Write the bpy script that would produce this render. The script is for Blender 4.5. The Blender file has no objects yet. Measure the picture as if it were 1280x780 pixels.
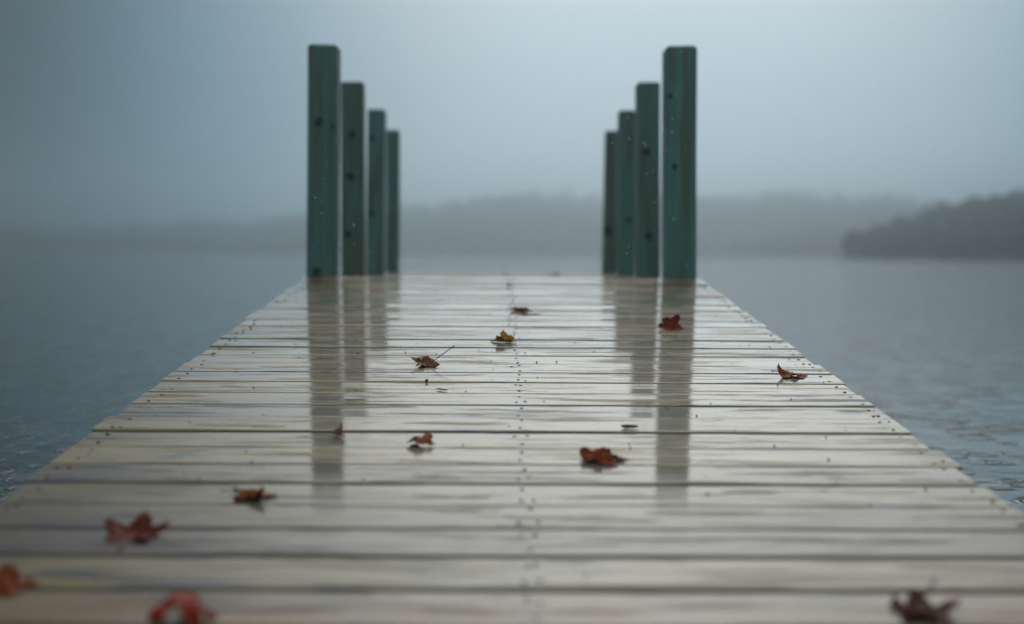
import bpy, bmesh, math, random
import numpy as np
from mathutils import Vector, Matrix, Euler, noise

scene = bpy.context.scene
col = scene.collection
R = math.radians

# ------------------------------------------------------------------ camera
EYE = 0.72                                   # eye height above the lake
cam_data = bpy.data.cameras.new('camera')
cam_data.sensor_width = 36.0
cam_data.lens = 50.0
cam_data.clip_start = 0.05
cam_data.clip_end = 9000.0
cam_data.dof.use_dof = True
cam_data.dof.focus_distance = 3.75
cam_data.dof.aperture_fstop = 1.6
cam = bpy.data.objects.new('camera', cam_data)
col.objects.link(cam)
cam.matrix_world = (Matrix.Translation((0, 0, EYE)) @ Matrix.Rotation(R(-0.48), 4, 'Z')
                    @ Matrix.Rotation(R(90 - 2.29), 4, 'X') @ Matrix.Rotation(R(0.31), 4, 'Z'))
scene.camera = cam

# ------------------------------------------------------------------ node helpers
def _in(nt, sock, v):
    if v is None:
        return
    if isinstance(v, bpy.types.NodeSocket):
        nt.links.new(v, sock)
    else:
        sock.default_value = v

def math_n(nt, op, a, b=None, c=None, clamp=False):
    n = nt.nodes.new('ShaderNodeMath'); n.operation = op; n.use_clamp = clamp
    for i, v in enumerate((a, b, c)):
        _in(nt, n.inputs[i], v)
    return n.outputs[0]

def vmath(nt, op, a, b=None):
    n = nt.nodes.new('ShaderNodeVectorMath'); n.operation = op
    _in(nt, n.inputs[0], a); _in(nt, n.inputs[1], b)
    return n.outputs[0]

def smap(nt, v, a, b, lo=0.0, hi=1.0, interp='SMOOTHSTEP'):
    n = nt.nodes.new('ShaderNodeMapRange'); n.interpolation_type = interp
    _in(nt, n.inputs['Value'], v)
    n.inputs['From Min'].default_value = a; n.inputs['From Max'].default_value = b
    n.inputs['To Min'].default_value = lo; n.inputs['To Max'].default_value = hi
    return n.outputs['Result']

def mixc(nt, f, a, b, blend='MIX'):
    n = nt.nodes.new('ShaderNodeMix'); n.data_type = 'RGBA'; n.blend_type = blend
    _in(nt, n.inputs[0], f)
    for s, v in ((n.inputs[6], a), (n.inputs[7], b)):
        _in(nt, s, v if isinstance(v, bpy.types.NodeSocket) else (*v, 1.0))
    return n.outputs[2]

def noise_n(nt, vec, scale=1.0, detail=3.0, rough=0.5, dist=0.0):
    n = nt.nodes.new('ShaderNodeTexNoise')
    _in(nt, n.inputs['Vector'], vec)
    n.inputs['Scale'].default_value = scale; n.inputs['Detail'].default_value = detail
    n.inputs['Roughness'].default_value = rough; n.inputs['Distortion'].default_value = dist
    return n.outputs['Fac']

def bump_n(nt, h, strength, dist, normal=None):
    n = nt.nodes.new('ShaderNodeBump')
    n.inputs['Strength'].default_value = strength; n.inputs['Distance'].default_value = dist
    _in(nt, n.inputs['Height'], h)
    if normal is not None:
        _in(nt, n.inputs['Normal'], normal)
    return n.outputs[0]

def new_mat(name):
    m = bpy.data.materials.new(name); m.use_nodes = True
    nt = m.node_tree
    return m, nt, nt.nodes['Principled BSDF']

# ------------------------------------------------------------------ sky: low rain cloud, a paler break over the lake
SUN_EL, SUN_AZ = R(42), R(6)                 # the hidden sun: high, in front of the camera
world = bpy.data.worlds.new('World'); scene.world = world; world.use_nodes = True
nt = world.node_tree; nt.nodes.clear()
tc = nt.nodes.new('ShaderNodeTexCoord')
dirv = vmath(nt, 'NORMALIZE', tc.outputs['Generated'])
sx = nt.nodes.new('ShaderNodeSeparateXYZ'); nt.links.new(dirv, sx.inputs[0])
el = math_n(nt, 'ARCSINE', sx.outputs['Z'])
az = math_n(nt, 'ARCTAN2', sx.outputs['X'], sx.outputs['Y'])
cl = noise_n(nt, dirv, 3.2, 3.0, 0.5, 0.3)
cloud = smap(nt, cl, 0.25, 0.75, 0.86, 1.14, 'LINEAR')
d = math_n(nt, 'DIVIDE', math_n(nt, 'SUBTRACT', az, R(6.5)), R(18.0))
g = math_n(nt, 'POWER', 2.7183, math_n(nt, 'MULTIPLY', math_n(nt, 'POWER', math_n(nt, 'ABSOLUTE', d), 3.0), -1.0))
rear = smap(nt, math_n(nt, 'ABSOLUTE', az), R(50), R(130), 0.0, 0.42)
lobe = math_n(nt, 'ADD', math_n(nt, 'MULTIPLY_ADD', g, 0.96, 0.04), rear)
high = smap(nt, el, R(26), R(80))
mx = nt.nodes.new('ShaderNodeMix'); mx.data_type = 'FLOAT'
nt.links.new(high, mx.inputs[0]); nt.links.new(lobe, mx.inputs[2]); mx.inputs[3].default_value = 0.8
azf = mx.outputs[0]
lev = math_n(nt, 'ADD', smap(nt, el, R(9.5), R(14), 0.62, 1.60), smap(nt, el, R(15.5), R(40), 0.0, -1.08))
lev = math_n(nt, 'ADD', lev, smap(nt, el, R(0), R(7), 0.30, 0.0))
lum = math_n(nt, 'MULTIPLY', math_n(nt, 'MULTIPLY', lev, azf), cloud)
tint_low = mixc(nt, smap(nt, g, 0.15, 0.85, 0, 1, 'LINEAR'), (0.30, 0.98, 1.40), (0.80, 1.0, 1.13))
tint = mixc(nt, smap(nt, el, R(8), R(18)), tint_low, (1.0, 1.0, 0.93))
cloudcol = mixc(nt, 1.0, tint, (1, 1, 1), 'MULTIPLY')
vs = nt.nodes.new('ShaderNodeVectorMath'); vs.operation = 'SCALE'
nt.links.new(cloudcol, vs.inputs[0]); nt.links.new(lum, vs.inputs['Scale'])
skyt = nt.nodes.new('ShaderNodeTexSky'); skyt.sky_type = 'NISHITA'; skyt.sun_disc = False
skyt.sun_elevation = SUN_EL; skyt.sun_rotation = SUN_AZ
skyt.air_density = 1.0; skyt.dust_density = 4.0
bg1 = nt.nodes.new('ShaderNodeBackground'); bg1.inputs['Strength'].default_value = 0.05
nt.links.new(skyt.outputs[0], bg1.inputs[0])
bg2 = nt.nodes.new('ShaderNodeBackground'); bg2.inputs['Strength'].default_value = 1.0
nt.links.new(vs.outputs[0], bg2.inputs[0])
ms = nt.nodes.new('ShaderNodeMixShader'); ms.inputs[0].default_value = 0.96   # 96 % cloud cover
nt.links.new(bg1.outputs[0], ms.inputs[1]); nt.links.new(bg2.outputs[0], ms.inputs[2])
wo = nt.nodes.new('ShaderNodeOutputWorld'); nt.links.new(ms.outputs[0], wo.inputs[0])

sun_data = bpy.data.lights.new('sun', 'SUN')
sun_data.energy = 0.5; sun_data.angle = R(35); sun_data.color = (1.0, 0.96, 0.90)
sun = bpy.data.objects.new('sun', sun_data); col.objects.link(sun)
sd = Vector((math.sin(SUN_AZ) * math.cos(SUN_EL), math.cos(SUN_AZ) * math.cos(SUN_EL), math.sin(SUN_EL)))
sun.rotation_euler = (-sd).to_track_quat('-Z', 'Y').to_euler()
sun.location = (0, 30, 40)

vs_ = scene.view_settings
vs_.view_transform = 'Standard'; vs_.look = 'None'; vs_.exposure = 0.0; vs_.gamma = 1.0
vs_.use_curve_mapping = False
scene.render.engine = 'CYCLES'
cy = scene.cycles
cy.use_denoising = True; cy.denoiser = 'OPENIMAGEDENOISE'
cy.max_bounces = 12; cy.diffuse_bounces = 3; cy.glossy_bounces = 4; cy.volume_bounces = 6
cy.transmission_bounces = 4; cy.sample_clamp_indirect = 4.0; cy.caustics_reflective = False; cy.caustics_refractive = False
cy.volume_max_steps = 64

# ------------------------------------------------------------------ object helpers
def tag(o, label=None, cat=None, group=None, kind=None):
    for k, v in (('label', label), ('category', cat), ('group', group), ('kind', kind)):
        if v: o[k] = v
    return o

def empty(name, loc=(0, 0, 0)):
    o = bpy.data.objects.new(name, None); o.location = loc
    o.empty_display_size = 0.1
    col.objects.link(o); return o

def mesh_obj(name, verts, faces, mat, parent=None, smooth=False):
    me = bpy.data.meshes.new(name)
    me.from_pydata([tuple(v) for v in verts], [], faces)
    me.validate(); me.update()
    if smooth:
        me.polygons.foreach_set('use_smooth', [True] * len(me.polygons))
    me.materials.append(mat)
    o = bpy.data.objects.new(name, me); col.objects.link(o)
    if parent: o.parent = parent
    return o

def bevel_box(sx, sy, sz, b):
    """verts/faces of a bevelled box centred at the origin"""
    bm = bmesh.new()
    bmesh.ops.create_cube(bm, size=1.0)
    for v in bm.verts: v.co = Vector((v.co.x * sx, v.co.y * sy, v.co.z * sz))
    if b > 0:
        bmesh.ops.bevel(bm, geom=bm.edges[:], offset=b, segments=1, affect='EDGES')
    bm.normal_update()
    v = [tuple(x.co) for x in bm.verts]; bm.verts.index_update()
    f = [[q.index for q in p.verts] for p in bm.faces]
    bm.free()
    return v, f

def tube(points, radii, sides=6):
    vs, fs = [], []
    for i, p in enumerate(points):
        p = Vector(p)
        a = Vector(points[max(i - 1, 0)]); b = Vector(points[min(i + 1, len(points) - 1)])
        t = (b - a).normalized()
        u = t.cross(Vector((0, 0, 1)))
        if u.length < 1e-4: u = Vector((1, 0, 0))
        u.normalize(); w = t.cross(u)
        for k in range(sides):
            an = 2 * math.pi * k / sides
            vs.append(p + (u * math.cos(an) + w * math.sin(an)) * radii[i])
    for i in range(len(points) - 1):
        for k in range(sides):
            a = i * sides + k; b = i * sides + (k + 1) % sides
            fs.append([a, b, b + sides, a + sides])
    fs.append(list(range(sides))[::-1]); n = (len(points) - 1) * sides
    fs.append([n + k for k in range(sides)])
    return vs, fs

# ------------------------------------------------------------------ materials
def make_deck_wood():
    m, nt, b = new_mat('wet_deck_wood')
    tc = nt.nodes.new('ShaderNodeTexCoord'); oi = nt.nodes.new('ShaderNodeObjectInfo')
    cx = nt.nodes.new('ShaderNodeCombineXYZ')
    for i, k in enumerate((61.0, 37.0, 83.0)):
        nt.links.new(math_n(nt, 'MULTIPLY', oi.outputs['Random'], k), cx.inputs[i])
    P = vmath(nt, 'ADD', tc.outputs['Object'], cx.outputs[0])
    S = lambda x, y, z: vmath(nt, 'MULTIPLY', P, (x, y, z))
    fine = noise_n(nt, S(2.2, 170, 60), 1.0, 5, 0.6)
    streak = noise_n(nt, S(4.0, 60, 30), 1.0, 5, 0.6, 0.5)
    wv = nt.nodes.new('ShaderNodeTexWave'); wv.wave_type = 'BANDS'; wv.bands_direction = 'Y'
    nt.links.new(S(0.35, 1.0, 1.0), wv.inputs['Vector'])
    wv.inputs['Scale'].default_value = 15; wv.inputs['Distortion'].default_value = 9
    wv.inputs['Detail'].default_value = 2; wv.inputs['Detail Scale'].default_value = 0.5
    # board-to-board colour
    r = nt.nodes.new('ShaderNodeValToRGB'); r.color_ramp.interpolation = 'CONSTANT'
    tn = nt.nodes.new('ShaderNodeAttribute'); tn.attribute_type = 'OBJECT'; tn.attribute_name = 'tone'
    nt.links.new(tn.outputs['Fac'], r.inputs[0])
    pal = [(0.250, 0.220, 0.092), (0.280, 0.192, 0.096), (0.160, 0.172, 0.080), (0.340, 0.282, 0.132),
           (0.072, 0.066, 0.074), (0.272, 0.238, 0.112), (0.300, 0.208, 0.102), (0.105, 0.088, 0.062)]
    e = r.color_ramp.elements
    e[0].position = 0; e[0].color = (*pal[0], 1); e[1].position = 1 / 8; e[1].color = (*pal[1], 1)
    for i in range(2, 8):
        q = e.new(i / 8); q.color = (*pal[i], 1)
    c = r.outputs[0]
    c = mixc(nt, smap(nt, streak, 0.46, 0.64, 0, 0.70), c, (0.095, 0.068, 0.040))
    c = mixc(nt, smap(nt, fine, 0.50, 0.68, 0, 0.6), c, (0.080, 0.055, 0.038))
    c = mixc(nt, smap(nt, wv.outputs['Fac'], 0.55, 1.0, 0, 0.45), c, (0.10, 0.066, 0.040))
    # blue-grey mould and iron stains, shapes of their own
    st = noise_n(nt, S(3.2, 15, 5), 1.0, 3, 0.5, 0.6)
    c = mixc(nt, smap(nt, st, 0.545, 0.64, 0, 0.9), c, (0.034, 0.046, 0.070))
    sep = nt.nodes.new('ShaderNodeSeparateXYZ'); nt.links.new(tc.outputs['Object'], sep.inputs[0])
    nl = math_n(nt, 'ABSOLUTE', math_n(nt, 'SUBTRACT', sep.outputs['X'], 0.028))
    nb = noise_n(nt, S(30, 30, 30), 1.0, 2)
    nst = math_n(nt, 'MULTIPLY', smap(nt, nl, 0.012, 0.045, 1, 0), smap(nt, nb, 0.40, 0.60, 0, 0.75))
    c = mixc(nt, nst, c, (0.055, 0.065, 0.085))
    # a few dark knots
    vo = nt.nodes.new('ShaderNodeTexVoronoi'); vo.inputs['Scale'].default_value = 1.0
    nt.links.new(S(2.6, 9, 9), vo.inputs['Vector'])
    kn = smap(nt, vo.outputs['Distance'], 0.055, 0.11, 1, 0)
    c = mixc(nt, math_n(nt, 'MULTIPLY', kn, 0.8), c, (0.045, 0.03, 0.022))
    nt.links.new(c, b.inputs['Base Color'])
    b.inputs['Roughness'].default_value = 0.5
    b.inputs['Specular IOR Level'].default_value = 0.25
    # standing water film: pools with sharp edges, drier ridges of grain between them
    wet = noise_n(nt, S(3.0, 34, 8), 1.0, 6, 0.68, 0.6)
    pool = smap(nt, wet, 0.525, 0.58, 1.0, 0.0)
    b.inputs['Coat IOR'].default_value = 1.45
    nt.links.new(math_n(nt, 'MULTIPLY_ADD', pool, 0.80, 0.20), b.inputs['Coat Weight'])
    nt.links.new(math_n(nt, 'MULTIPLY_ADD', pool, -0.18, 0.20), b.inputs['Coat Roughness'])
    hsum = math_n(nt, 'ADD', math_n(nt, 'MULTIPLY', fine, 0.35), streak)
    nt.links.new(bump_n(nt, hsum, 0.5, 0.004), b.inputs['Normal'])
    rip = noise_n(nt, S(60, 75, 60), 1.0, 2, 0.5)
    film = math_n(nt, 'ADD', math_n(nt, 'MULTIPLY', streak, 1.0), math_n(nt, 'MULTIPLY', rip, 0.22))
    nt.links.new(bump_n(nt, film, 0.06, 0.004), b.inputs['Coat Normal'])
    return m

def make_frame_wood():
    m, nt, b = new_mat('dark_wet_framing')
    tc = nt.nodes.new('ShaderNodeTexCoord')
    n = noise_n(nt, vmath(nt, 'MULTIPLY', tc.outputs['Object'], (8, 2, 30)), 1.0, 4)
    nt.links.new(mixc(nt, n, (0.10, 0.07, 0.045), (0.17, 0.13, 0.09)), b.inputs['Base Color'])
    b.inputs['Roughness'].default_value = 0.45
    return m

def make_post_wood(name, brown):
    m, nt, b = new_mat(name)
    tc = nt.nodes.new('ShaderNodeTexCoord'); oi = nt.nodes.new('ShaderNodeObjectInfo')
    cx = nt.nodes.new('ShaderNodeCombineXYZ')
    for i, k in enumerate((11.0, 23.0, 17.0)):
        nt.links.new(math_n(nt, 'MULTIPLY', oi.outputs['Random'], k), cx.inputs[i])
    P = vmath(nt, 'ADD', tc.outputs['Object'], cx.outputs[0])
    S = lambda x, y, z: vmath(nt, 'MULTIPLY', P, (x, y, z))
    n1 = noise_n(nt, S(45, 45, 1.6), 1.0, 5, 0.6, 0.3)
    n2 = noise_n(nt, S(17, 17, 1.5), 1.0, 5, 0.6, 0.4)
    c = mixc(nt, smap(nt, n1, 0.3, 0.7), (0.112, 0.262, 0.220), (0.068, 0.182, 0.156))
    c = mixc(nt, smap(nt, n2, 0.62 - brown, 0.80 - brown, 0, 0.6), c, (0.105, 0.092, 0.060))
    warm = math_n(nt, 'MULTIPLY', math_n(nt, 'FRACT', math_n(nt, 'MULTIPLY', oi.outputs['Random'], 7.3)), 0.3)
    c = mixc(nt, warm, c, (0.085, 0.095, 0.06))
    nt.links.new(c, b.inputs['Base Color'])
    nt.links.new(smap(nt, n2, 0.3, 0.7, 0.3, 0.55, 'LINEAR'), b.inputs['Roughness'])
    nt.links.new(bump_n(nt, n1, 0.4, 0.003), b.inputs['Normal'])
    return m

def make_plain(name, colr, rough, var=0.3, scale=40, metallic=0.0, coat=0.0):
    m, nt, b = new_mat(name)
    tc = nt.nodes.new('ShaderNodeTexCoord')
    n = noise_n(nt, tc.outputs['Object'], scale, 4, 0.6)
    dk = tuple(x * (1 - var) for x in colr); lt = tuple(min(1, x * (1 + var)) for x in colr)
    nt.links.new(mixc(nt, smap(nt, n, 0.3, 0.7), dk, lt), b.inputs['Base Color'])
    b.inputs['Roughness'].default_value = rough
    b.inputs['Metallic'].default_value = metallic
    b.inputs['Coat Weight'].default_value = coat; b.inputs['Coat Roughness'].default_value = 0.1
    nt.links.new(bump_n(nt, n, 0.3, 0.002), b.inputs['Normal'])
    return m

def make_leaf(name, c1, c2, c3):
    m, nt, b = new_mat(name)
    tc = nt.nodes.new('ShaderNodeTexCoord')
    uv = nt.nodes.new('ShaderNodeAttribute'); uv.attribute_name = 'flat'
    n = noise_n(nt, uv.outputs['Vector'], 22, 4, 0.6)
    n2 = noise_n(nt, uv.outputs['Vector'], 110, 3, 0.6)
    c = mixc(nt, smap(nt, n, 0.32, 0.68), c1, c2)
    c = mixc(nt, smap(nt, n2, 0.55, 0.75, 0, 0.7), c, c3)
    va = nt.nodes.new('ShaderNodeAttribute'); va.attribute_name = 'vein'
    c = mixc(nt, math_n(nt, 'MULTIPLY', va.outputs['Fac'], 0.6), c, tuple(min(1, x * 1.7) for x in c1))
    nt.links.new(c, b.inputs['Base Color'])
    b.inputs['Roughness'].default_value = 0.5
    b.inputs['Specular IOR Level'].default_value = 0.2; b.inputs['Coat Weight'].default_value = 0.05; b.inputs['Coat Roughness'].default_value = 0.15
    h = math_n(nt, 'ADD', n, math_n(nt, 'MULTIPLY', va.outputs['Fac'], -0.8))
    nt.links.new(bump_n(nt, h, 0.5, 0.003), b.inputs['Normal'])
    tr = nt.nodes.new('ShaderNodeBsdfTranslucent'); nt.links.new(c, tr.inputs[0])
    mx = nt.nodes.new('ShaderNodeMixShader'); mx.inputs[0].default_value = 0.22
    nt.links.new(b.outputs[0], mx.inputs[1]); nt.links.new(tr.outputs[0], mx.inputs[2])
    nt.links.new(mx.outputs[0], nt.nodes['Material Output'].inputs[0])
    return m

def make_water():
    m, nt, b = new_mat('lake_water')
    geo = nt.nodes.new('ShaderNodeNewGeometry'); P = geo.outputs['Position']
    S = lambda x, y: vmath(nt, 'MULTIPLY', P, (x, y, 0.0))
    w1 = noise_n(nt, S(0.9, 1.5), 1.0, 3, 0.55, 0.5)
    w2 = noise_n(nt, S(4.5, 7.5), 1.0, 3, 0.55, 0.5)
    w3 = noise_n(nt, S(20, 28), 1.0, 2, 0.5)
    h = math_n(nt, 'MULTIPLY', w1, 0.019)
    h = math_n(nt, 'MULTIPLY_ADD', w2, 0.0075, h)
    h = math_n(nt, 'MULTIPLY_ADD', w3, 0.0018, h)
    # rings where raindrops have just landed
    for sc, ph in ((2.1, 0.0), (3.7, 4.3), (5.6, 9.1)):
        vo = nt.nodes.new('ShaderNodeTexVoronoi'); vo.voronoi_dimensions = '2D'; vo.inputs['Scale'].default_value = sc
        vo.inputs['Randomness'].default_value = 1.0
        nt.links.new(vmath(nt, 'ADD', P, (ph, ph * 2.1, 0)), vo.inputs['Vector'])
        sc_ = nt.nodes.new('ShaderNodeSeparateColor'); nt.links.new(vo.outputs['Color'], sc_.inputs[0])
        dm = math_n(nt, 'DIVIDE', vo.outputs['Distance'], sc)            # metres from the drop
        rad = math_n(nt, 'MULTIPLY_ADD', sc_.outputs[0], 0.09, 0.012)
        x = math_n(nt, 'DIVIDE', math_n(nt, 'SUBTRACT', dm, rad), 0.010)
        env = math_n(nt, 'POWER', 2.7183, math_n(nt, 'MULTIPLY', math_n(nt, 'MULTIPLY', x, x), -0.35))
        ring = math_n(nt, 'MULTIPLY', env, math_n(nt, 'COSINE', math_n(nt, 'MULTIPLY', x, 2.2)))
        on = math_n(nt, 'GREATER_THAN', sc_.outputs[1], 0.45)
        amp = math_n(nt, 'MULTIPLY', math_n(nt, 'MULTIPLY', ring, on), 0.0026)
        h = math_n(nt, 'ADD', h, amp)
    nt.links.new(bump_n(nt, h, 1.0, 1.0), b.inputs['Normal'])
    b.inputs['Base Color'].default_value = (0.012, 0.042, 0.066, 1)
    b.inputs['Roughness'].default_value = 0.08
    b.inputs['IOR'].default_value = 1.333
    return m

def make_foliage():
    m, nt, b = new_mat('far_foliage')
    a = nt.nodes.new('ShaderNodeAttribute'); a.attribute_name = 'tint'
    nt.links.new(a.outputs['Color'], b.inputs['Base Color'])
    b.inputs['Roughness'].default_value = 0.8
    return m

DECK = make_deck_wood(); FRAME = make_frame_wood(); POST = make_post_wood('green_treated_post', 0.17); POST_BROWN = make_post_wood('browned_treated_post', 0.255)
EDGE = make_plain('gap_shade_edge', (0.085, 0.056, 0.040), 0.6, 0.4, 30)  # shade of the gaps between boards, put into the colour of their sides
NAIL = make_plain('rusty_nail', (0.045, 0.035, 0.032), 0.55, 0.4, 90, 0.6)
KNOT = make_plain('dark_knot', (0.026, 0.034, 0.038), 0.5, 0.4, 120)
STEM = make_plain('leaf_stem', (0.10, 0.05, 0.03), 0.45, 0.3, 80, 0, 0.3)
BARK = make_plain('wet_bark', (0.035, 0.03, 0.026), 0.45, 0.4, 90, 0, 0.4)
WATER = make_water(); FOL = make_foliage()
GROUND = make_plain('wooded_ground', (0.05, 0.045, 0.03), 0.9, 0.3, 0.05)

# ------------------------------------------------------------------ the lake and the land
def sheet(name, x0, x1, y0, y1, z, mat):
    o = mesh_obj(name, [(x0, y0, z), (x1, y0, z), (x1, y1, z), (x0, y1, z)], [[0, 1, 2, 3]], mat)
    return o
tag(sheet('lake', -2400, 2400, -400, 1880, 0.0, WATER), kind='structure')

F = 1777.8
def lerp_tab(tab, x):
    if x <= tab[0][0]: return tab[0][1]
    for (a, b), (c, d_) in zip(tab, tab[1:]):
        if x <= c:
            t = (x - a) / (c - a); t = t * t * (3 - 2 * t)
            return b + (d_ - b) * t
    return tab[-1][1]

# ridge heights (m) of the ground, by distance along the far shore (m)
FAR_Y = 1350.0
far_prof = [(-1400, 15), (-900, 17), (-480, 20), (-300, 30), (-180, 41), (-90, 52), (-20, 61), (45, 66), (110, 62),
            (170, 60), (260, 65), (340, 66), (420, 62), (560, 54), (900, 40), (1400, 26)]
mid_prof = [(170, 0), (230, 4), (270, 14), (340, 22), (440, 24), (600, 20), (1000, 14)]
head_prof = [(122, 0.0), (130, 1.5), (138, 4.5), (147, 8.5), (161, 13.5), (180, 18.0), (192, 20.0), (215, 20.5), (260, 20.0), (400, 18), (700, 14)]

def hill_height(prof, x, y, y0, depth):
    h = lerp_tab(prof, x)
    t = max(0.0, min(1.0, (y - y0) / depth)); t = t * t * (3 - 2 * t)
    wob = 0.10 * h * noise.noise((x * 0.012, y * 0.012, 3.1))
    return h * t + wob * t

def hill(name, prof, x0, x1, y0, depth, nx, ny, shore=None, skew=0.0):
    vs, fs = [], []
    for j in range(ny + 1):
        for i in range(nx + 1):
            x = x0 + (x1 - x0) * i / nx; t = j / ny
            ys = y0 + (shore(x) if shore else 0)
            y = ys + t * depth * 2.0
            z = hill_height(prof, x, y, ys, depth) - (0.9 if j == 0 else -0.25)
            vs.append((x + skew * (y - ys), y, z))
    for j in range(ny):
        for i in range(nx):
            a = j * (nx + 1) + i
            fs.append([a, a + 1, a + nx + 2, a + nx + 1])
    return tag(mesh_obj(name, vs, fs, GROUND, smooth=True), kind='structure')

far_shore = lambda x: 25 * noise.noise((x * 0.004, 7.7, 0))
mid_shore = lambda x: max(0.0, 190 - x) * 0.8 + 9 * noise.noise((x * 0.01, 2.7, 0))
head_shore = lambda x: max(0.0, 155 - x) ** 2 * 0.02 + 5 * noise.noise((x * 0.03, 1.7, 0))
hill('far_hills', far_prof, -1400, 1400, FAR_Y, 260, 90, 12, far_shore)
hill('middle_hill', mid_prof, 190, 1000, 1120, 150, 40, 8, mid_shore)
hill('headland', head_prof, 124, 700, 505, 70, 50, 8, head_shore, 0.25)

rng = np.random.default_rng(7)
PAL_FAR = [(0.065, 0.085, 0.045), (0.240, 0.075, 0.045), (0.130, 0.080, 0.060), (0.260, 0.130, 0.045), (0.060, 0.070, 0.055), (0.250, 0.060, 0.060)]
PAL_HEAD = [(0.034, 0.066, 0.034), (0.042, 0.074, 0.040), (0.170, 0.055, 0.030), (0.180, 0.100, 0.035), (0.030, 0.058, 0.042), (0.090, 0.046, 0.040)]

def forest(name, label, spots, pal, leaves, size, kind_group=None):
    """a wood that reads as one mass: every tree a trunk and a crown of leaf clumps"""
    V, Fc, C = [], [], []
    nv = 0
    for (x, y, z, h) in spots:
        base = np.array(pal[rng.integers(len(pal))]) * rng.uniform(0.75, 1.25)
        rw = h * rng.uniform(0.24, 0.36); ch = h * rng.uniform(0.62, 0.8)
        # trunk: a tapered three-sided stem
        r0 = h * 0.016
        for k in range(3):
            a = k * 2.0944
            V.append((x + r0 * math.cos(a), y + r0 * math.sin(a), z - 0.6))
        V.append((x, y, z + h * 0.75))
        for k in range(3): Fc.append((nv + k, nv + (k + 1) % 3, nv + 3))
        C += [(0.03, 0.025, 0.02, 1)] * 4
        nv += 4
        lob = rng.normal(size=(7, 3)); lob /= np.linalg.norm(lob, axis=1)[:, None]
        dirs = rng.normal(size=(leaves, 3)); dirs /= np.linalg.norm(dirs, axis=1)[:, None]
        swell = 0.72 + 0.34 * np.clip((dirs @ lob.T).max(axis=1), 0, 1) ** 3
        rad = rng.uniform(0.25, 1.0, leaves) ** 0.45 * swell
        p = dirs * rad[:, None] * np.array([rw, rw, ch * 0.5]) + np.array([x, y, z + h - ch * 0.5])
        s = size * rng.uniform(0.6, 1.3, leaves) * h / 12.0
        u = rng.normal(size=(leaves, 3)); u /= np.linalg.norm(u, axis=1)[:, None]
        w = np.cross(u, rng.normal(size=(leaves, 3))); w /= np.linalg.norm(w, axis=1)[:, None]
        for i in range(leaves):
            a, b_ = u[i] * s[i], w[i] * s[i]
            q = p[i]
            V.extend((tuple(q - a), tuple(q - b_ * 0.8 + a * 0.1), tuple(q + a), tuple(q + b_ * 0.8 - a * 0.1)))
            Fc.append((nv, nv + 1, nv + 2, nv + 3)); nv += 4
            cc = base * rng.uniform(0.7, 1.3)
            C += [(cc[0], cc[1], cc[2], 1)] * 4
    o = mesh_obj(name, V, Fc, FOL)
    at = o.data.color_attributes.new('tint', 'FLOAT_COLOR', 'POINT')
    at.data.foreach_set('color', np.array(C, dtype=np.float32).ravel())
    return tag(o, label, 'forest', kind='stuff')

def scatter(n, prof, x0, x1, y0, depth, shore, hmin, hmax, skew=0.0):
    out = []
    for i in range(n):
        x = rng.uniform(x0, x1); t = rng.uniform(0.0, 1.0) ** 1.2
        ys = y0 + shore(x); y = ys + 4 + t * depth
        z = hill_height(prof, x, y, ys, depth)
        out.append((x + skew * (y - ys), y, z, rng.uniform(hmin, hmax)))
    return out
forest('far_forest', 'misty wooded ridge across the lake, fading into low cloud',
       scatter(2100, far_prof, -760, 760, FAR_Y, 280, far_shore, 8, 11), PAL_FAR, 26, 2.3)
forest('middle_forest', 'faded autumn wood on the low shore behind the dark headland',
       scatter(520, mid_prof, 205, 560, 1120, 150, mid_shore, 9, 14), PAL_FAR, 44, 1.7)
forest('headland_forest', 'dark autumn wood covering the nearer headland down to the water',
       scatter(640, head_prof, 126, 310, 505, 80, head_shore, 6.0, 10.5, 0.25), PAL_HEAD, 110, 1.0)

# ------------------------------------------------------------------ ramp and platform
rnd = random.Random(11)
SLOPE = 0.0844
RAMP_A = math.atan(SLOPE)
def ramp_z(y): return 0.09 + SLOPE * y
CREST_Y = 6.315
PLAT_Z = 0.596

def plank_mesh(name, length, width, thick, xoff, cup, bow):
    """board along x, top face at z=0, eased top edges, cupped across, slightly bowed"""
    hw = width / 2; e = 0.0035
    prof = [(-hw, -thick), (-hw, -e), (-hw + e * 0.35, -e * 0.3), (-hw + e * 1.3, 0.0), (0.0, 0.0),
            (hw - e * 1.3, 0.0), (hw - e * 0.35, -e * 0.3), (hw, -e), (hw, -thick)]
    n = len(prof); seg = 3
    vs, fs = [], []
    for s in range(seg + 1):
        t = s / seg; x = -length / 2 + length * t + xoff
        for (y, z) in prof:
            zc = z + (cup * ((y / hw) ** 2 - 0.33) if z > -thick * 0.9 else 0)
            vs.append((x, y + bow * (4 * t * (1 - t)), zc))
    for s in range(seg):
        for k in range(n):
            a = s * n + k; b = s * n + (k + 1) % n
            fs.append([a, b, b + n, a + n])
    fs.append(list(range(n))[::-1]); fs.append([seg * n + k for k in range(n)])
    me = bpy.data.meshes.new(name); me.from_pydata(vs, [], [f[::-1] for f in fs]); me.update()
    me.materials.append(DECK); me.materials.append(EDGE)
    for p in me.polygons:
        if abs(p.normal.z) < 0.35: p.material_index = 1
    return me

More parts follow.
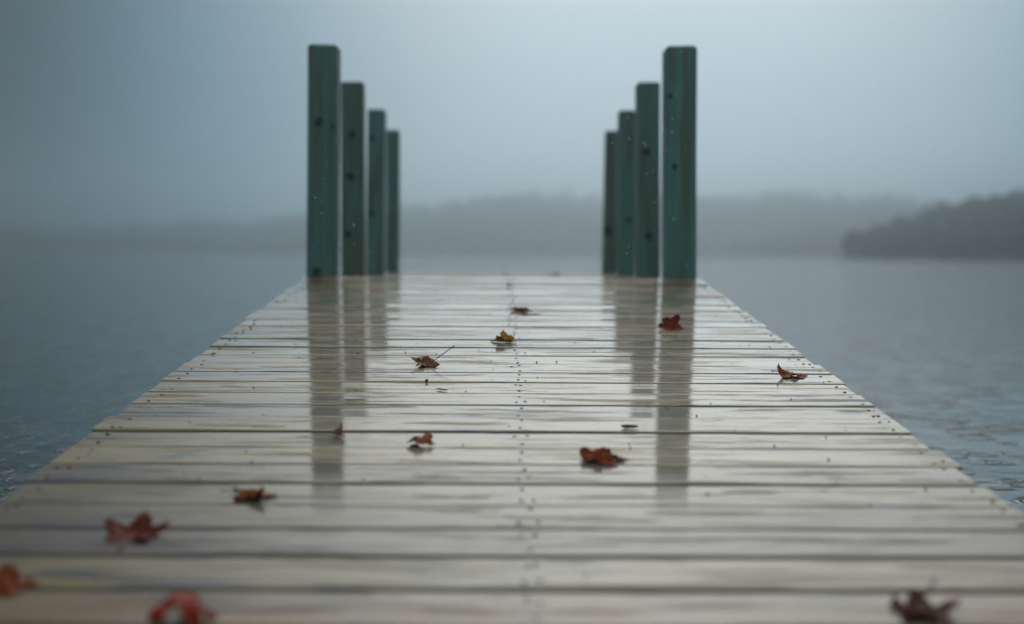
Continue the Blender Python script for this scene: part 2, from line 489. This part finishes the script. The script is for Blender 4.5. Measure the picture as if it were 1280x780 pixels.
def disc(vs, fs, p, up, fwd, r, h, sides=7):
    side = fwd.cross(up)
    b0 = len(vs)
    for k in range(sides):
        a = 2 * math.pi * k / sides
        vs.append(p + (side * math.cos(a) + fwd * math.sin(a)) * r - up * 0.004)
    for k in range(sides):
        a = 2 * math.pi * k / sides
        vs.append(p + (side * math.cos(a) + fwd * math.sin(a)) * r * 0.9 + up * h)
    for k in range(sides):
        j = (k + 1) % sides
        fs.append([b0 + k, b0 + j, b0 + sides + j, b0 + sides + k])
    fs.append([b0 + sides + k for k in range(sides)])

ramp = empty('wooden_ramp', (0, 3.0, 0.0))
tag(ramp, 'wet pale plank ramp rising from the shore toward the posts', 'ramp')
up = Vector((0, -math.sin(RAMP_A), math.cos(RAMP_A))); fwd = Vector((0, math.cos(RAMP_A), math.sin(RAMP_A)))
rnails = ([], [])
length = (CREST_Y + 0.45) / math.cos(RAMP_A)
s = length; CX = 0.010; HW = 0.872
start = Vector((0, -0.45, ramp_z(-0.45)))
gaps = [0.004, 0.007, 0.010, 0.012, 0.015]
while s > 0.16:
    w = rnd.choice((0.139, 0.140, 0.141, 0.142))
    gap = rnd.choices(gaps, (2, 3, 3, 3, 2))[0]
    mid = s - w / 2
    p = start + fwd * mid + up * rnd.uniform(-0.0018, 0.0018)
    me = plank_mesh('plank', 2 * HW + rnd.uniform(-0.012, 0.008), w, 0.036, CX + rnd.uniform(-0.005, 0.005),
                    rnd.uniform(-0.0007, 0.0013), rnd.uniform(-0.003, 0.003))
    o = bpy.data.objects.new('plank', me); col.objects.link(o); o.parent = ramp
    o['tone'] = rnd.choices(range(8), (5, 4, 3, 4, 1, 5, 4, 2))[0] / 8 + 0.06
    if abs(p.y - 2.22) < 0.075: o['tone'] = 0.56
    tilt = R(rnd.gauss(0, 0.22)); yaw_ = R(rnd.gauss(0, 0.05)); lat = R(rnd.gauss(0, 0.05))
    o.matrix_local = Matrix.Translation(p - Vector((0, 3, 0))) @ Matrix.Rotation(RAMP_A + tilt, 4, 'X') @ Matrix.Rotation(yaw_, 4, 'Z') @ Matrix.Rotation(lat, 4, 'Y')
    for nx in (-HW + 0.042, 0.036, HW - 0.030):
        for k in (-1, 1):
            reps = 2 if rnd.random() < 0.28 else 1
            for q in range(reps):
                off = rnd.gauss(0, 0.004) + q * 0.019 - (reps - 1) * 0.0095
                pp = Vector((CX + nx + off, 0, 0)) + p + fwd * (k * w * 0.27 + rnd.gauss(0, 0.006))
                disc(rnails[0], rnails[1], pp - Vector((0, 3, 0)), up, fwd, rnd.uniform(0.0034, 0.0052), 0.0012)
    s -= w + gap
tag(mesh_obj('nail_heads', rnails[0], rnails[1], NAIL, ramp), kind='stuff')
for x in (-0.80, 0.0, 0.82):
    v, f = bevel_box(0.040, length - 0.05, 0.14, 0.003)
    o = mesh_obj('stringer', v, f, FRAME, ramp)
    c = start + fwd * (length / 2) - up * (0.036 + 0.074)
    o.matrix_local = Matrix.Translation(Vector((x, c.y - 3, c.z))) @ Matrix.Rotation(RAMP_A, 4, 'X')

plat = empty('dock_platform', (0, 8.4, 0.0))
tag(plat, 'level plank dock platform between the eight square posts', 'dock')
POST_W = 0.137; POST_Y = [6.345 + 1.29 * i for i in range(4)]; POST_X = 0.806
pn = ([], [])
y = 6.332
while y < 10.55:
    w = 0.140; mid = y + w / 2
    hits = any(mid + w / 2 > py - 0.008 and mid - w / 2 < py + POST_W + 0.008 for py in POST_Y)
    L = 2 * (0.728 if hits else 0.90)
    me = plank_mesh('plank', L + rnd.uniform(-0.006, 0.0), w, 0.036, 0.0, rnd.uniform(-0.0006, 0.001), 0.0)
    o = bpy.data.objects.new('plank', me); col.objects.link(o); o.parent = plat
    o['tone'] = rnd.randrange(8) / 8 + 0.06
    p = Vector((0.004, mid, PLAT_Z + rnd.uniform(-0.0015, 0.0015)))
    o.matrix_local = Matrix.Translation(p - Vector((0, 8.4, 0))) @ Matrix.Rotation(R(rnd.gauss(0, 0.2)), 4, 'X')
    for nx in (-L / 2 + 0.04, 0.03, L / 2 - 0.04):
        for k in (-1, 1):
            disc(pn[0], pn[1], Vector((nx, mid + k * 0.038 - 8.4, p.z)), Vector((0, 0, 1)), Vector((0, 1, 0)), 0.0045, 0.0012)
    y += w + rnd.choice((0.004, 0.006, 0.009))
tag(mesh_obj('nail_heads', pn[0], pn[1], NAIL, plat), kind='stuff')
for x in (-0.70, 0.0, 0.70):
    v, f = bevel_box(0.040, 4.2, 0.18, 0.003)
    o = mesh_obj('joist', v, f, FRAME, plat); o.location = (x, 8.435 - 8.4, PLAT_Z - 0.036 - 0.094)
for py in POST_Y:
    v, f = bevel_box(1.45, 0.040, 0.14, 0.003)
    o = mesh_obj('cross_beam', v, f, FRAME, plat); o.location = (0, py + POST_W / 2 - 8.4, PLAT_Z - 0.036 - 0.19 - 0.075)

# ------------------------------------------------------------------ posts
TOP = EYE + 0.933
def post(px, py, label, knots, seed, top=TOP, wood=None, width=POST_W):
    r = random.Random(seed)
    lean = (r.gauss(0, 0.25), r.gauss(0, 0.30)); top += r.uniform(-0.010, 0.008)
    px += (POST_W - width) / 2 * (1 if px < 0 else -1)
    root = empty('wooden_post', (px, py + POST_W / 2, PLAT_Z))
    root.rotation_euler = (R(lean[0]), R(lean[1]), R(r.gauss(0, 0.8)))
    tag(root, label, 'post', 'square posts of the dock')
    w = POST_W / 2; ch = 0.010; zb, zt = -1.2 - PLAT_Z, top - PLAT_Z
    c = 0.0035
    k_ = width / POST_W
    ring = [(x * k_, y_) for x, y_ in ((-w + c, -w), (w - c, -w), (w, -w + c), (w, w - c), (w - c, w), (-w + c, w), (-w, w - c), (-w, -w + c))]
    vs, fs = [], []
    levels = [zb, 0.0, zt * 0.5, zt - ch]
    for i, z in enumerate(levels):
        j = 0 if i in (0, 3) else r.uniform(-0.0015, 0.0015)
        vs += [(x + j, y_ + j, z) for x, y_ in ring]
    vs += [(x * 0.86, y_ * 0.86, zt + r.uniform(-0.002, 0.002)) for x, y_ in ring]
    for i in range(4):
        for k in range(8):
            a = i * 8 + k; b = i * 8 + (k + 1) % 8
            fs.append([a, b, b + 8, a + 8])
    fs.append([32 + k for k in range(8)]); fs.append(list(range(8))[::-1])
    mesh_obj('shaft', vs, fs, wood or POST, root)
    for (kx, kz, kr) in [(a_, b_, c_ * 1.15) for a_, b_, c_ in knots]:                 # metres from the post's centre line, above the platform
        n = 12; kv = []; kf = []
        for k in range(n):
            a = 2 * math.pi * k / n; q = kr * (0.8 + 0.35 * r.random())
            kv.append((kx + q * math.cos(a), -w + 0.003, kz + q * 1.15 * math.sin(a)))
        for k in range(n):
            v = Vector(kv[k]); cc = Vector((kx, -w - 0.0015, kz))
            m_ = cc + (Vector((v.x, cc.y, v.z)) - cc) * 0.8; kv.append(tuple(m_))
        for k in range(n):
            j = (k + 1) % n; kf.append([k, j, n + j, n + k])
        kf.append([n + k for k in range(n)])
        mesh_obj('knot', kv, kf, KNOT, root)
    return root
H0 = EYE - PLAT_Z                            # eye height above the platform
def kz(v, d_): return H0 + (319 - v) * d_ / F
dl = POST_Y
post(-0.801, dl[0], 'green post with one dark knot high up, by the ramp on the open-lake side',
     [(-0.015, kz(155, dl[0]), 0.020), (0.047, kz(160, dl[0]), 0.010), (-0.02, kz(341, dl[0]), 0.020)], 1, TOP - 0.008, width=0.132)
post(-0.801, dl[1], 'brown streaked post with three dark knots down its face, second on the open-lake side',
     [(-0.002, kz(170, dl[1]), 0.019), (-0.010, kz(222, dl[1]), 0.022), (-0.025, kz(294, dl[1]), 0.017)], 2, TOP - 0.004, wood=POST_BROWN, width=0.121)
post(-0.801, dl[2], 'narrow green post with two dark knots, third on the open-lake side',
     [(-0.025, kz(175, dl[2]), 0.018), (-0.022, kz(268, dl[2]), 0.020)], 3, TOP - 0.024, width=0.106)
post(-0.801, dl[3], 'plain green post at the outer end of the open-lake side', [], 4, TOP - 0.040, width=0.090)
post(POST_X, dl[0], 'broad green post with two small knots, by the ramp on the headland side',
     [(-0.030, kz(208, dl[0]), 0.015), (-0.052, kz(120, dl[0]), 0.012)], 5, TOP - 0.004, width=0.137)
post(POST_X, dl[1], 'green post with two round knots, second on the headland side',
     [(-0.012, kz(189, dl[1]), 0.021), (0.0, kz(294, dl[1]), 0.022)], 6, TOP - 0.003, width=0.121)
post(POST_X, dl[2], 'green post with one faint low knot, third on the headland side',
     [(0.01, kz(275, dl[2]), 0.020)], 7, TOP - 0.024, width=0.108)
post(POST_X, dl[3], 'dark brown post with a big low knot, outermost on the headland side',
     [(-0.02, kz(288, dl[3]), 0.034)], 8, TOP - 0.030, wood=POST_BROWN, width=0.098)

# ------------------------------------------------------------------ fallen leaves
LM = {
    'rust':   make_leaf('rust_leaf', (0.36, 0.075, 0.015), (0.24, 0.040, 0.010), (0.10, 0.022, 0.008)),
    'orange': make_leaf('orange_leaf', (0.42, 0.13, 0.035), (0.30, 0.08, 0.025), (0.16, 0.04, 0.02)),
    'yellow': make_leaf('yellow_leaf', (0.55, 0.33, 0.05), (0.45, 0.22, 0.03), (0.25, 0.10, 0.02)),
    'red':    make_leaf('red_leaf', (0.26, 0.035, 0.022), (0.17, 0.022, 0.016), (0.09, 0.018, 0.012)),
    'bright': make_leaf('bright_red_leaf', (0.42, 0.035, 0.015), (0.30, 0.022, 0.012), (0.15, 0.03, 0.012)),
    'brown':  make_leaf('brown_leaf', (0.30, 0.12, 0.065), (0.21, 0.075, 0.042), (0.12, 0.045, 0.025)),
    'dark':   make_leaf('dark_leaf', (0.19, 0.030, 0.022), (0.12, 0.020, 0.016), (0.07, 0.016, 0.012)),
    'withered': make_leaf('withered_leaf', (0.15, 0.055, 0.035), (0.09, 0.036, 0.028), (0.06, 0.025, 0.018)),
    'faded': make_leaf('faded_leaf', (0.32, 0.15, 0.08), (0.25, 0.11, 0.06), (0.2, 0.08, 0.05)),
    'tan':    make_leaf('tan_leaf', (0.30, 0.19, 0.09), (0.24, 0.13, 0.06), (0.14, 0.08, 0.04)),
}
LOBES = [0, 1.0, -1.0, 2.05, -2.05]           # directions of the five lobes round the stem's axis
LLEN = [1.0, 0.90, 0.90, 0.55, 0.55]
def leaf_radius(th):
    """outline of a maple leaf: five toothed lobes, a notch at the stem"""
    best = 0.40
    for k, a in enumerate(LOBES):
        dth = abs((th - a + math.pi) % (2 * math.pi) - math.pi)
        w = 0.60 if k < 3 else 0.58
        t = max(0.0, 1 - dth / w)
        rr = 0.40 + (LLEN[k] - 0.40) * t ** 1.1
        for tooth, amp in ((0.24, 0.15), (0.40, 0.10)):
            rr += amp * LLEN[k] * max(0.0, 1 - abs(dth - tooth) / 0.08)
        best = max(best, rr)
    back = abs(abs(th) - math.pi)
    if back < 0.5: best *= 0.25 + 0.75 * back / 0.5
    return best

def maple_leaf(x, y, size, rot, mat, label, bends, arch=0.0, fold=0.0, stem=(0.6, 0.0, 0.4), tilt=(0, 0),
               seed=1, on='ramp', crumple=0.05, settle=0.14):
    """bends: curl (radians, + = up) of each lobe in the order of LOBES; arch lifts the middle; fold closes it along the midrib"""
    r = random.Random(seed)
    nth, nr = 84, 9
    thk = 0.0007
    flat, pts, vein = [(0, 0)], [], []
    for j in range(1, nr + 1):
        for i in range(nth):
            th = -math.pi + 2 * math.pi * i / nth
            rr = leaf_radius(th) * j / nr
            flat.append((rr * math.cos(th), rr * math.sin(th)))
    off = Vector((seed * 3.7, seed * 1.3, 0))
    for (fx, fy) in flat:
        rho = math.hypot(fx, fy); th = math.atan2(fy, fx) if rho > 0 else 0
        wts = [max(0.0, math.cos(min(math.pi / 2, abs((th - a + math.pi) % (2 * math.pi) - math.pi) * 1.35))) ** 2 for a in LOBES]
        sw = sum(wts)
        b = sum(w * q for w, q in zip(wts, bends)) / (sw + 0.15) if rho > 0 else 0
        if abs(b) > 1e-4:
            # the lobe bends over its first third, then curls on gently
            s0 = 0.16; sarc = max(0.0, rho - s0); rad, z = min(rho, s0), 0.0
            for q in range(10):
                sm = sarc * (q + 0.5) / 10
                ang = b * (0.9 * min(1.0, sm / 0.32) + 0.55 * sm * sm)
                rad += math.cos(ang) * sarc / 10; z += math.sin(ang) * sarc / 10
        else:
            rad, z = rho, 0.0
        px, py = rad * math.cos(th), rad * math.sin(th)
        if fold:
            a = fold * (1 if py >= 0 else -1) * min(1, abs(py) * 3)
            py, z = py * math.cos(a) - 0 * z, z + abs(py) * math.sin(abs(a))
        z += arch * (1 - min(1, rho) ** 2)
        z += crumple * noise.noise(Vector((fx * 3.1, fy * 3.1, 0)) + off) + 0.5 * crumple * noise.noise(Vector((fx * 7, fy * 7, 2)) + off)
        # veins: distance to the lobe axes
        dv = min(abs(math.sin(th - a)) * rho if math.cos(th - a) > 0 else 9 for a in LOBES)
        vein.append(max(0.0, 1 - dv / 0.03))
        pts.append(Vector((px, py, z)) * size)
    # a thin solid blade
    n = len(pts)
    tri = []
    for i in range(nth):
        tri.append((0, 1 + i, 1 + (i + 1) % nth))
    for j in range(nr - 1):
        for i in range(nth):
            a = 1 + j * nth + i; b = 1 + j * nth + (i + 1) % nth
            tri.append((a, a + nth, b + nth, b))
    e = Euler((tilt[0], tilt[1], rot))
    M = e.to_matrix()
    st = [(-0.05, 0, 0.0)]
    sl, sdir, srise = stem
    base_pt = pts[0]
    stem_pts = []
    for k in range(6):
        t = k / 5
        stem_pts.append(base_pt + Vector((-sl * t * math.cos(sdir), -sl * t * math.sin(sdir), srise * t ** 1.2 + 0.05 * math.sin(t * 3))) * size)
    P = [M @ p for p in pts]; SP = [M @ p for p in stem_pts]
    zmin = min(min(p.z for p in P), min(p.z for p in SP))
    zs = sorted(p.z for p in P)
    lift = -zs[int(len(zs) * settle)]          # wet leaf: its lowest part lies flat on the board
    root = empty('maple_leaf')
    if on == 'ramp':
        root.matrix_world = Matrix.Translation((x, y, ramp_z(y))) @ Matrix.Rotation(RAMP_A, 4, 'X')
    else:
        root.location = (x, y, PLAT_Z)
    tag(root, label, 'leaf', 'autumn leaves fallen on the wet planks')
    P = [p + Vector((0, 0, lift)) for p in P]; SP = [p + Vector((0, 0, lift)) for p in SP]
    for p in P: p.z = max(p.z, 0.0022)
    for p in SP: p.z = max(p.z, 0.0032)
    o = mesh_obj('blade', P, tri, LM[mat], root, smooth=True)
    a = o.data.attributes.new('flat', 'FLOAT_VECTOR', 'POINT')
    a.data.foreach_set('vector', [c for (fx, fy) in flat for c in (fx * 0.3 + seed, fy * 0.3, 0.0)])
    a = o.data.attributes.new('vein', 'FLOAT', 'POINT'); a.data.foreach_set('value', vein)
    so = o.modifiers.new('thickness', 'SOLIDIFY'); so.thickness = thk; so.offset = 0
    sv, sf = tube(SP, [0.0011 * (size / 0.05) ** 0.5] * 5 + [0.0019 * (size / 0.05) ** 0.5], 6)
    mesh_obj('stem', sv, sf, STEM, root, smooth=True)
    return root

# x, y on the deck in metres; sizes are the length of the middle lobe
maple_leaf(0.063, 5.09, 0.058, 0.3, 'rust', 'small crumpled rust brown leaf past the yellow one, toward the platform',
           [-0.4, -0.5, 0.7, 0.6, -0.4], arch=0.14, stem=(0.5, 0.3, 0.0), seed=2, crumple=0.30)
maple_leaf(0.022, 4.325, 0.055, 2.9, 'yellow', 'small yellow leaf with folded sides on the nail line',
           [-0.2, 0.5, 0.8, 0.5, 0.9], arch=0.03, fold=0.3, stem=(0.5, 0.0, 0.0), seed=3, crumple=0.14)
maple_leaf(0.545, 4.645, 0.066, -0.3, 'red', 'dark red leaf lying in the mirrored post on the planks',
           [-0.3, 0.9, -0.2, 1.0, -0.3], arch=0.10, stem=(0.4, 0.4, 0.0), seed=4, crumple=0.16, tilt=(0.42, 0.25), settle=0.10)
maple_leaf(-0.190, 3.88, 0.062, 3.0, 'brown', 'pinkish brown curled leaf with a long stem standing up slantwise',
           [0.7, 0.1, 0.8, -0.3, -0.3], arch=0.08, stem=(1.05, 0.1, 0.75), seed=5, crumple=0.20)
maple_leaf(0.765, 3.715, 0.066, 1.6, 'orange', 'orange brown leaf with one lobe curled up like a hook',
           [0.1, 1.40, -0.15, 0.2, -0.2], arch=0.10, stem=(0.8, -1.6, 0.12), seed=6, crumple=0.17)
maple_leaf(-0.166, 2.88, 0.048, 0.9, 'orange', 'small orange leaf arched on its lobe tips like a bridge',
           [0.9, -0.9, -1.0, -0.9, -0.6], arch=0.30, stem=(0.2, 0.0, 0.0), seed=7, crumple=0.12, settle=0.05)
maple_leaf(0.184, 2.755, 0.070, 0.05, 'rust', 'domed rust brown leaf with turned down edges and gap beneath',
           [-0.25, -0.25, -0.3, -0.2, -0.3], arch=0.06, stem=(0.3, 0.2, 0.0), seed=8, crumple=0.22, settle=0.10)
maple_leaf(-0.337, 2.965, 0.030, 1.9, 'faded', 'tiny shrivelled faded leaf edge-on with thin raised tip',
           [1.1, -0.6, 1.2, -0.7, 0.9], arch=0.12, fold=1.0, stem=(1.0, 0.2, 0.1), seed=9, crumple=0.2)
maple_leaf(-0.440, 2.46, 0.058, 0.2, 'orange', 'rust and orange leaf flattened on the plank with thin sideways stem',
           [-0.3, -0.4, 0.6, -0.4, 0.4], arch=0.12, stem=(0.75, 0.1, 0.1), seed=10, crumple=0.24, settle=0.08)
maple_leaf(-0.573, 2.205, 0.074, 1.45, 'dark', 'dark red star leaf with pointed lobes raised at their tips',
           [0.50, 0.50, 0.55, 0.4, 0.35], arch=0.0, stem=(0.9, 0.1, -0.02), seed=11, crumple=0.12)
maple_leaf(-0.695, 1.96, 0.060, 0.3, 'rust', 'crumpled russet brown leaf on the near planks by the deck edge',
           [-0.5, 1.0, -0.4, 1.0, -0.4], arch=0.25, stem=(0.9, 0.1, 0.1), seed=12, crumple=0.30, settle=0.08)
maple_leaf(-0.414, 1.82, 0.072, 1.5, 'bright', 'bright red leaf with drooping side lobes on the lowest planks',
           [0.5, -0.8, -0.8, -0.9, -0.9], arch=0.38, stem=(0.3, 0.0, 0.0), seed=13, crumple=0.12, settle=0.04)
maple_leaf(0.550, 1.865, 0.070, 0.1, 'withered', 'withered dark brown leaf with a slanted stem on the near planks',
           [0.35, 0.35, -0.2, 0.6, 0.4], arch=0.04, stem=(0.45, 3.3, 0.6), seed=14, crumple=0.25)
maple_leaf(0.317, 8.70, 0.060, 0.3, 'tan', 'small tan leaf lying on the level platform boards',
           [0.6, -0.6, 0.8, -0.7, 0.5], arch=0.2, seed=15, on='platform', crumple=0.15)
maple_leaf(-0.775, 7.52, 0.060, 0.3, 'orange', 'orange leaf resting against the foot of a knotty post',
           [0.9, 0.8, 0.8, 0.7, 0.6], arch=0.1, seed=16, on='platform', crumple=0.15)

# twigs and crumbs of bark on the boards
def scrap(name, x, y, l, rad, rot, label, cat, flat_=1.0):
    r = random.Random(int(x * 1000) + int(y * 777))
    pts = [(-l / 2 + l * k / 4, r.gauss(0, l * 0.03), rad * 0.8 + r.uniform(0, rad * 0.4)) for k in range(5)]
    v, f = tube(pts, [rad * q for q in (0.5, 1.0, 0.9, 0.8, 0.4)], 6)
    v = [(a, b * flat_, c_) for a, b, c_ in v]
    o = mesh_obj(name, v, f, BARK)
    o.matrix_world = Matrix.Translation((x, y, ramp_z(y) + 0.0012)) @ Matrix.Rotation(RAMP_A, 4, 'X') @ Matrix.Rotation(rot, 4, 'Z')
    tag(o, label, cat)
scrap('twig', -0.141, 3.50, 0.034, 0.0022, -0.5, 'short dark twig lying below the long-stemmed leaf', 'twig')
scrap('twig', 0.103, 4.98, 0.080, 0.0022, 0.1, 'thin pale twig beside the small crumpled rust leaf', 'twig')
scrap('bark_chip', 0.280, 3.05, 0.036, 0.0045, 0.05, 'flat black bark chip beside the mirrored headland-side post', 'bark chip', 1.4)
scrap('seed', -0.186, 3.61, 0.010, 0.0045, 1.4, 'small black seed beside the short dark twig', 'seed')
scrap('bark_chip', 0.033, 5.95, 0.020, 0.007, 1.1, 'small upright bark chip near the top of the ramp', 'bark chip')

# crumbs scattered on the wet boards: too many and too small to count
cv, cf = [], []
for i in range(170):
    yy = rnd.uniform(1.9, 6.1); xx = rnd.uniform(-0.84, 0.85)
    p = Vector((xx, yy, ramp_z(yy) + 0.001))
    disc(cv, cf, p, up, fwd, rnd.uniform(0.0008, 0.0024), 0.0012, 5)
tag(mesh_obj('debris', cv, cf, BARK), 'fine dark bits of grit and bark on wet planks', 'debris', kind='stuff')

# ------------------------------------------------------------------ falling rain
RAIN, ntr, br = new_mat('rain_water')
br.inputs['Transmission Weight'].default_value = 1.0; br.inputs['IOR'].default_value = 1.333
br.inputs['Roughness'].default_value = 0.0; br.inputs['Base Color'].default_value = (1, 1, 1, 1)
bmb = bmesh.new(); bmesh.ops.create_icosphere(bmb, subdivisions=2, radius=1.0)
bmb.verts.index_update(); BALL = ([tuple(v.co) for v in bmb.verts], [[v.index for v in f.verts] for f in bmb.faces]); bmb.free()
rv, rf = [], []
for i in range(3800):
    yy = rnd.uniform(2.6, 7.5); xx = rnd.uniform(-0.42, 0.42) * yy; zz = EYE + rnd.uniform(-0.06, 0.20) * yy
    if zz < ramp_z(min(yy, CREST_Y)) + 0.03: continue
    rr = rnd.uniform(0.0005, 0.0011); b0 = len(rv)
    rv.extend((xx + a * rr, yy + b_ * rr, zz + c_ * rr * 1.15) for a, b_, c_ in BALL[0])
    rf.extend([b0 + k for k in f] for f in BALL[1])
tag(mesh_obj('rain', rv, rf, RAIN, smooth=True), 'fine falling raindrops in the air over the dock', 'rain', kind='stuff')

# ------------------------------------------------------------------ rain haze over the lake
hv, hf = bevel_box(5200, 2700, 104, 0)
hz = mesh_obj('haze', hv, hf, NAIL); hz.location = (0, 650, 104 / 2 - 3.0)
hm = bpy.data.materials.new('haze'); hm.use_nodes = True; hnt = hm.node_tree; hnt.nodes.clear()
ho = hnt.nodes.new('ShaderNodeOutputMaterial'); pv = hnt.nodes.new('ShaderNodeVolumePrincipled')
pv.inputs['Color'].default_value = (0.90, 0.965, 1.0, 1); pv.inputs['Density'].default_value = 0.00125
pv.inputs['Anisotropy'].default_value = 0.93
hnt.links.new(pv.outputs[0], ho.inputs['Volume'])
hz.data.materials[0] = hm
tag(hz, 'pale rain haze hanging over the lake and hills', 'haze', kind='stuff')
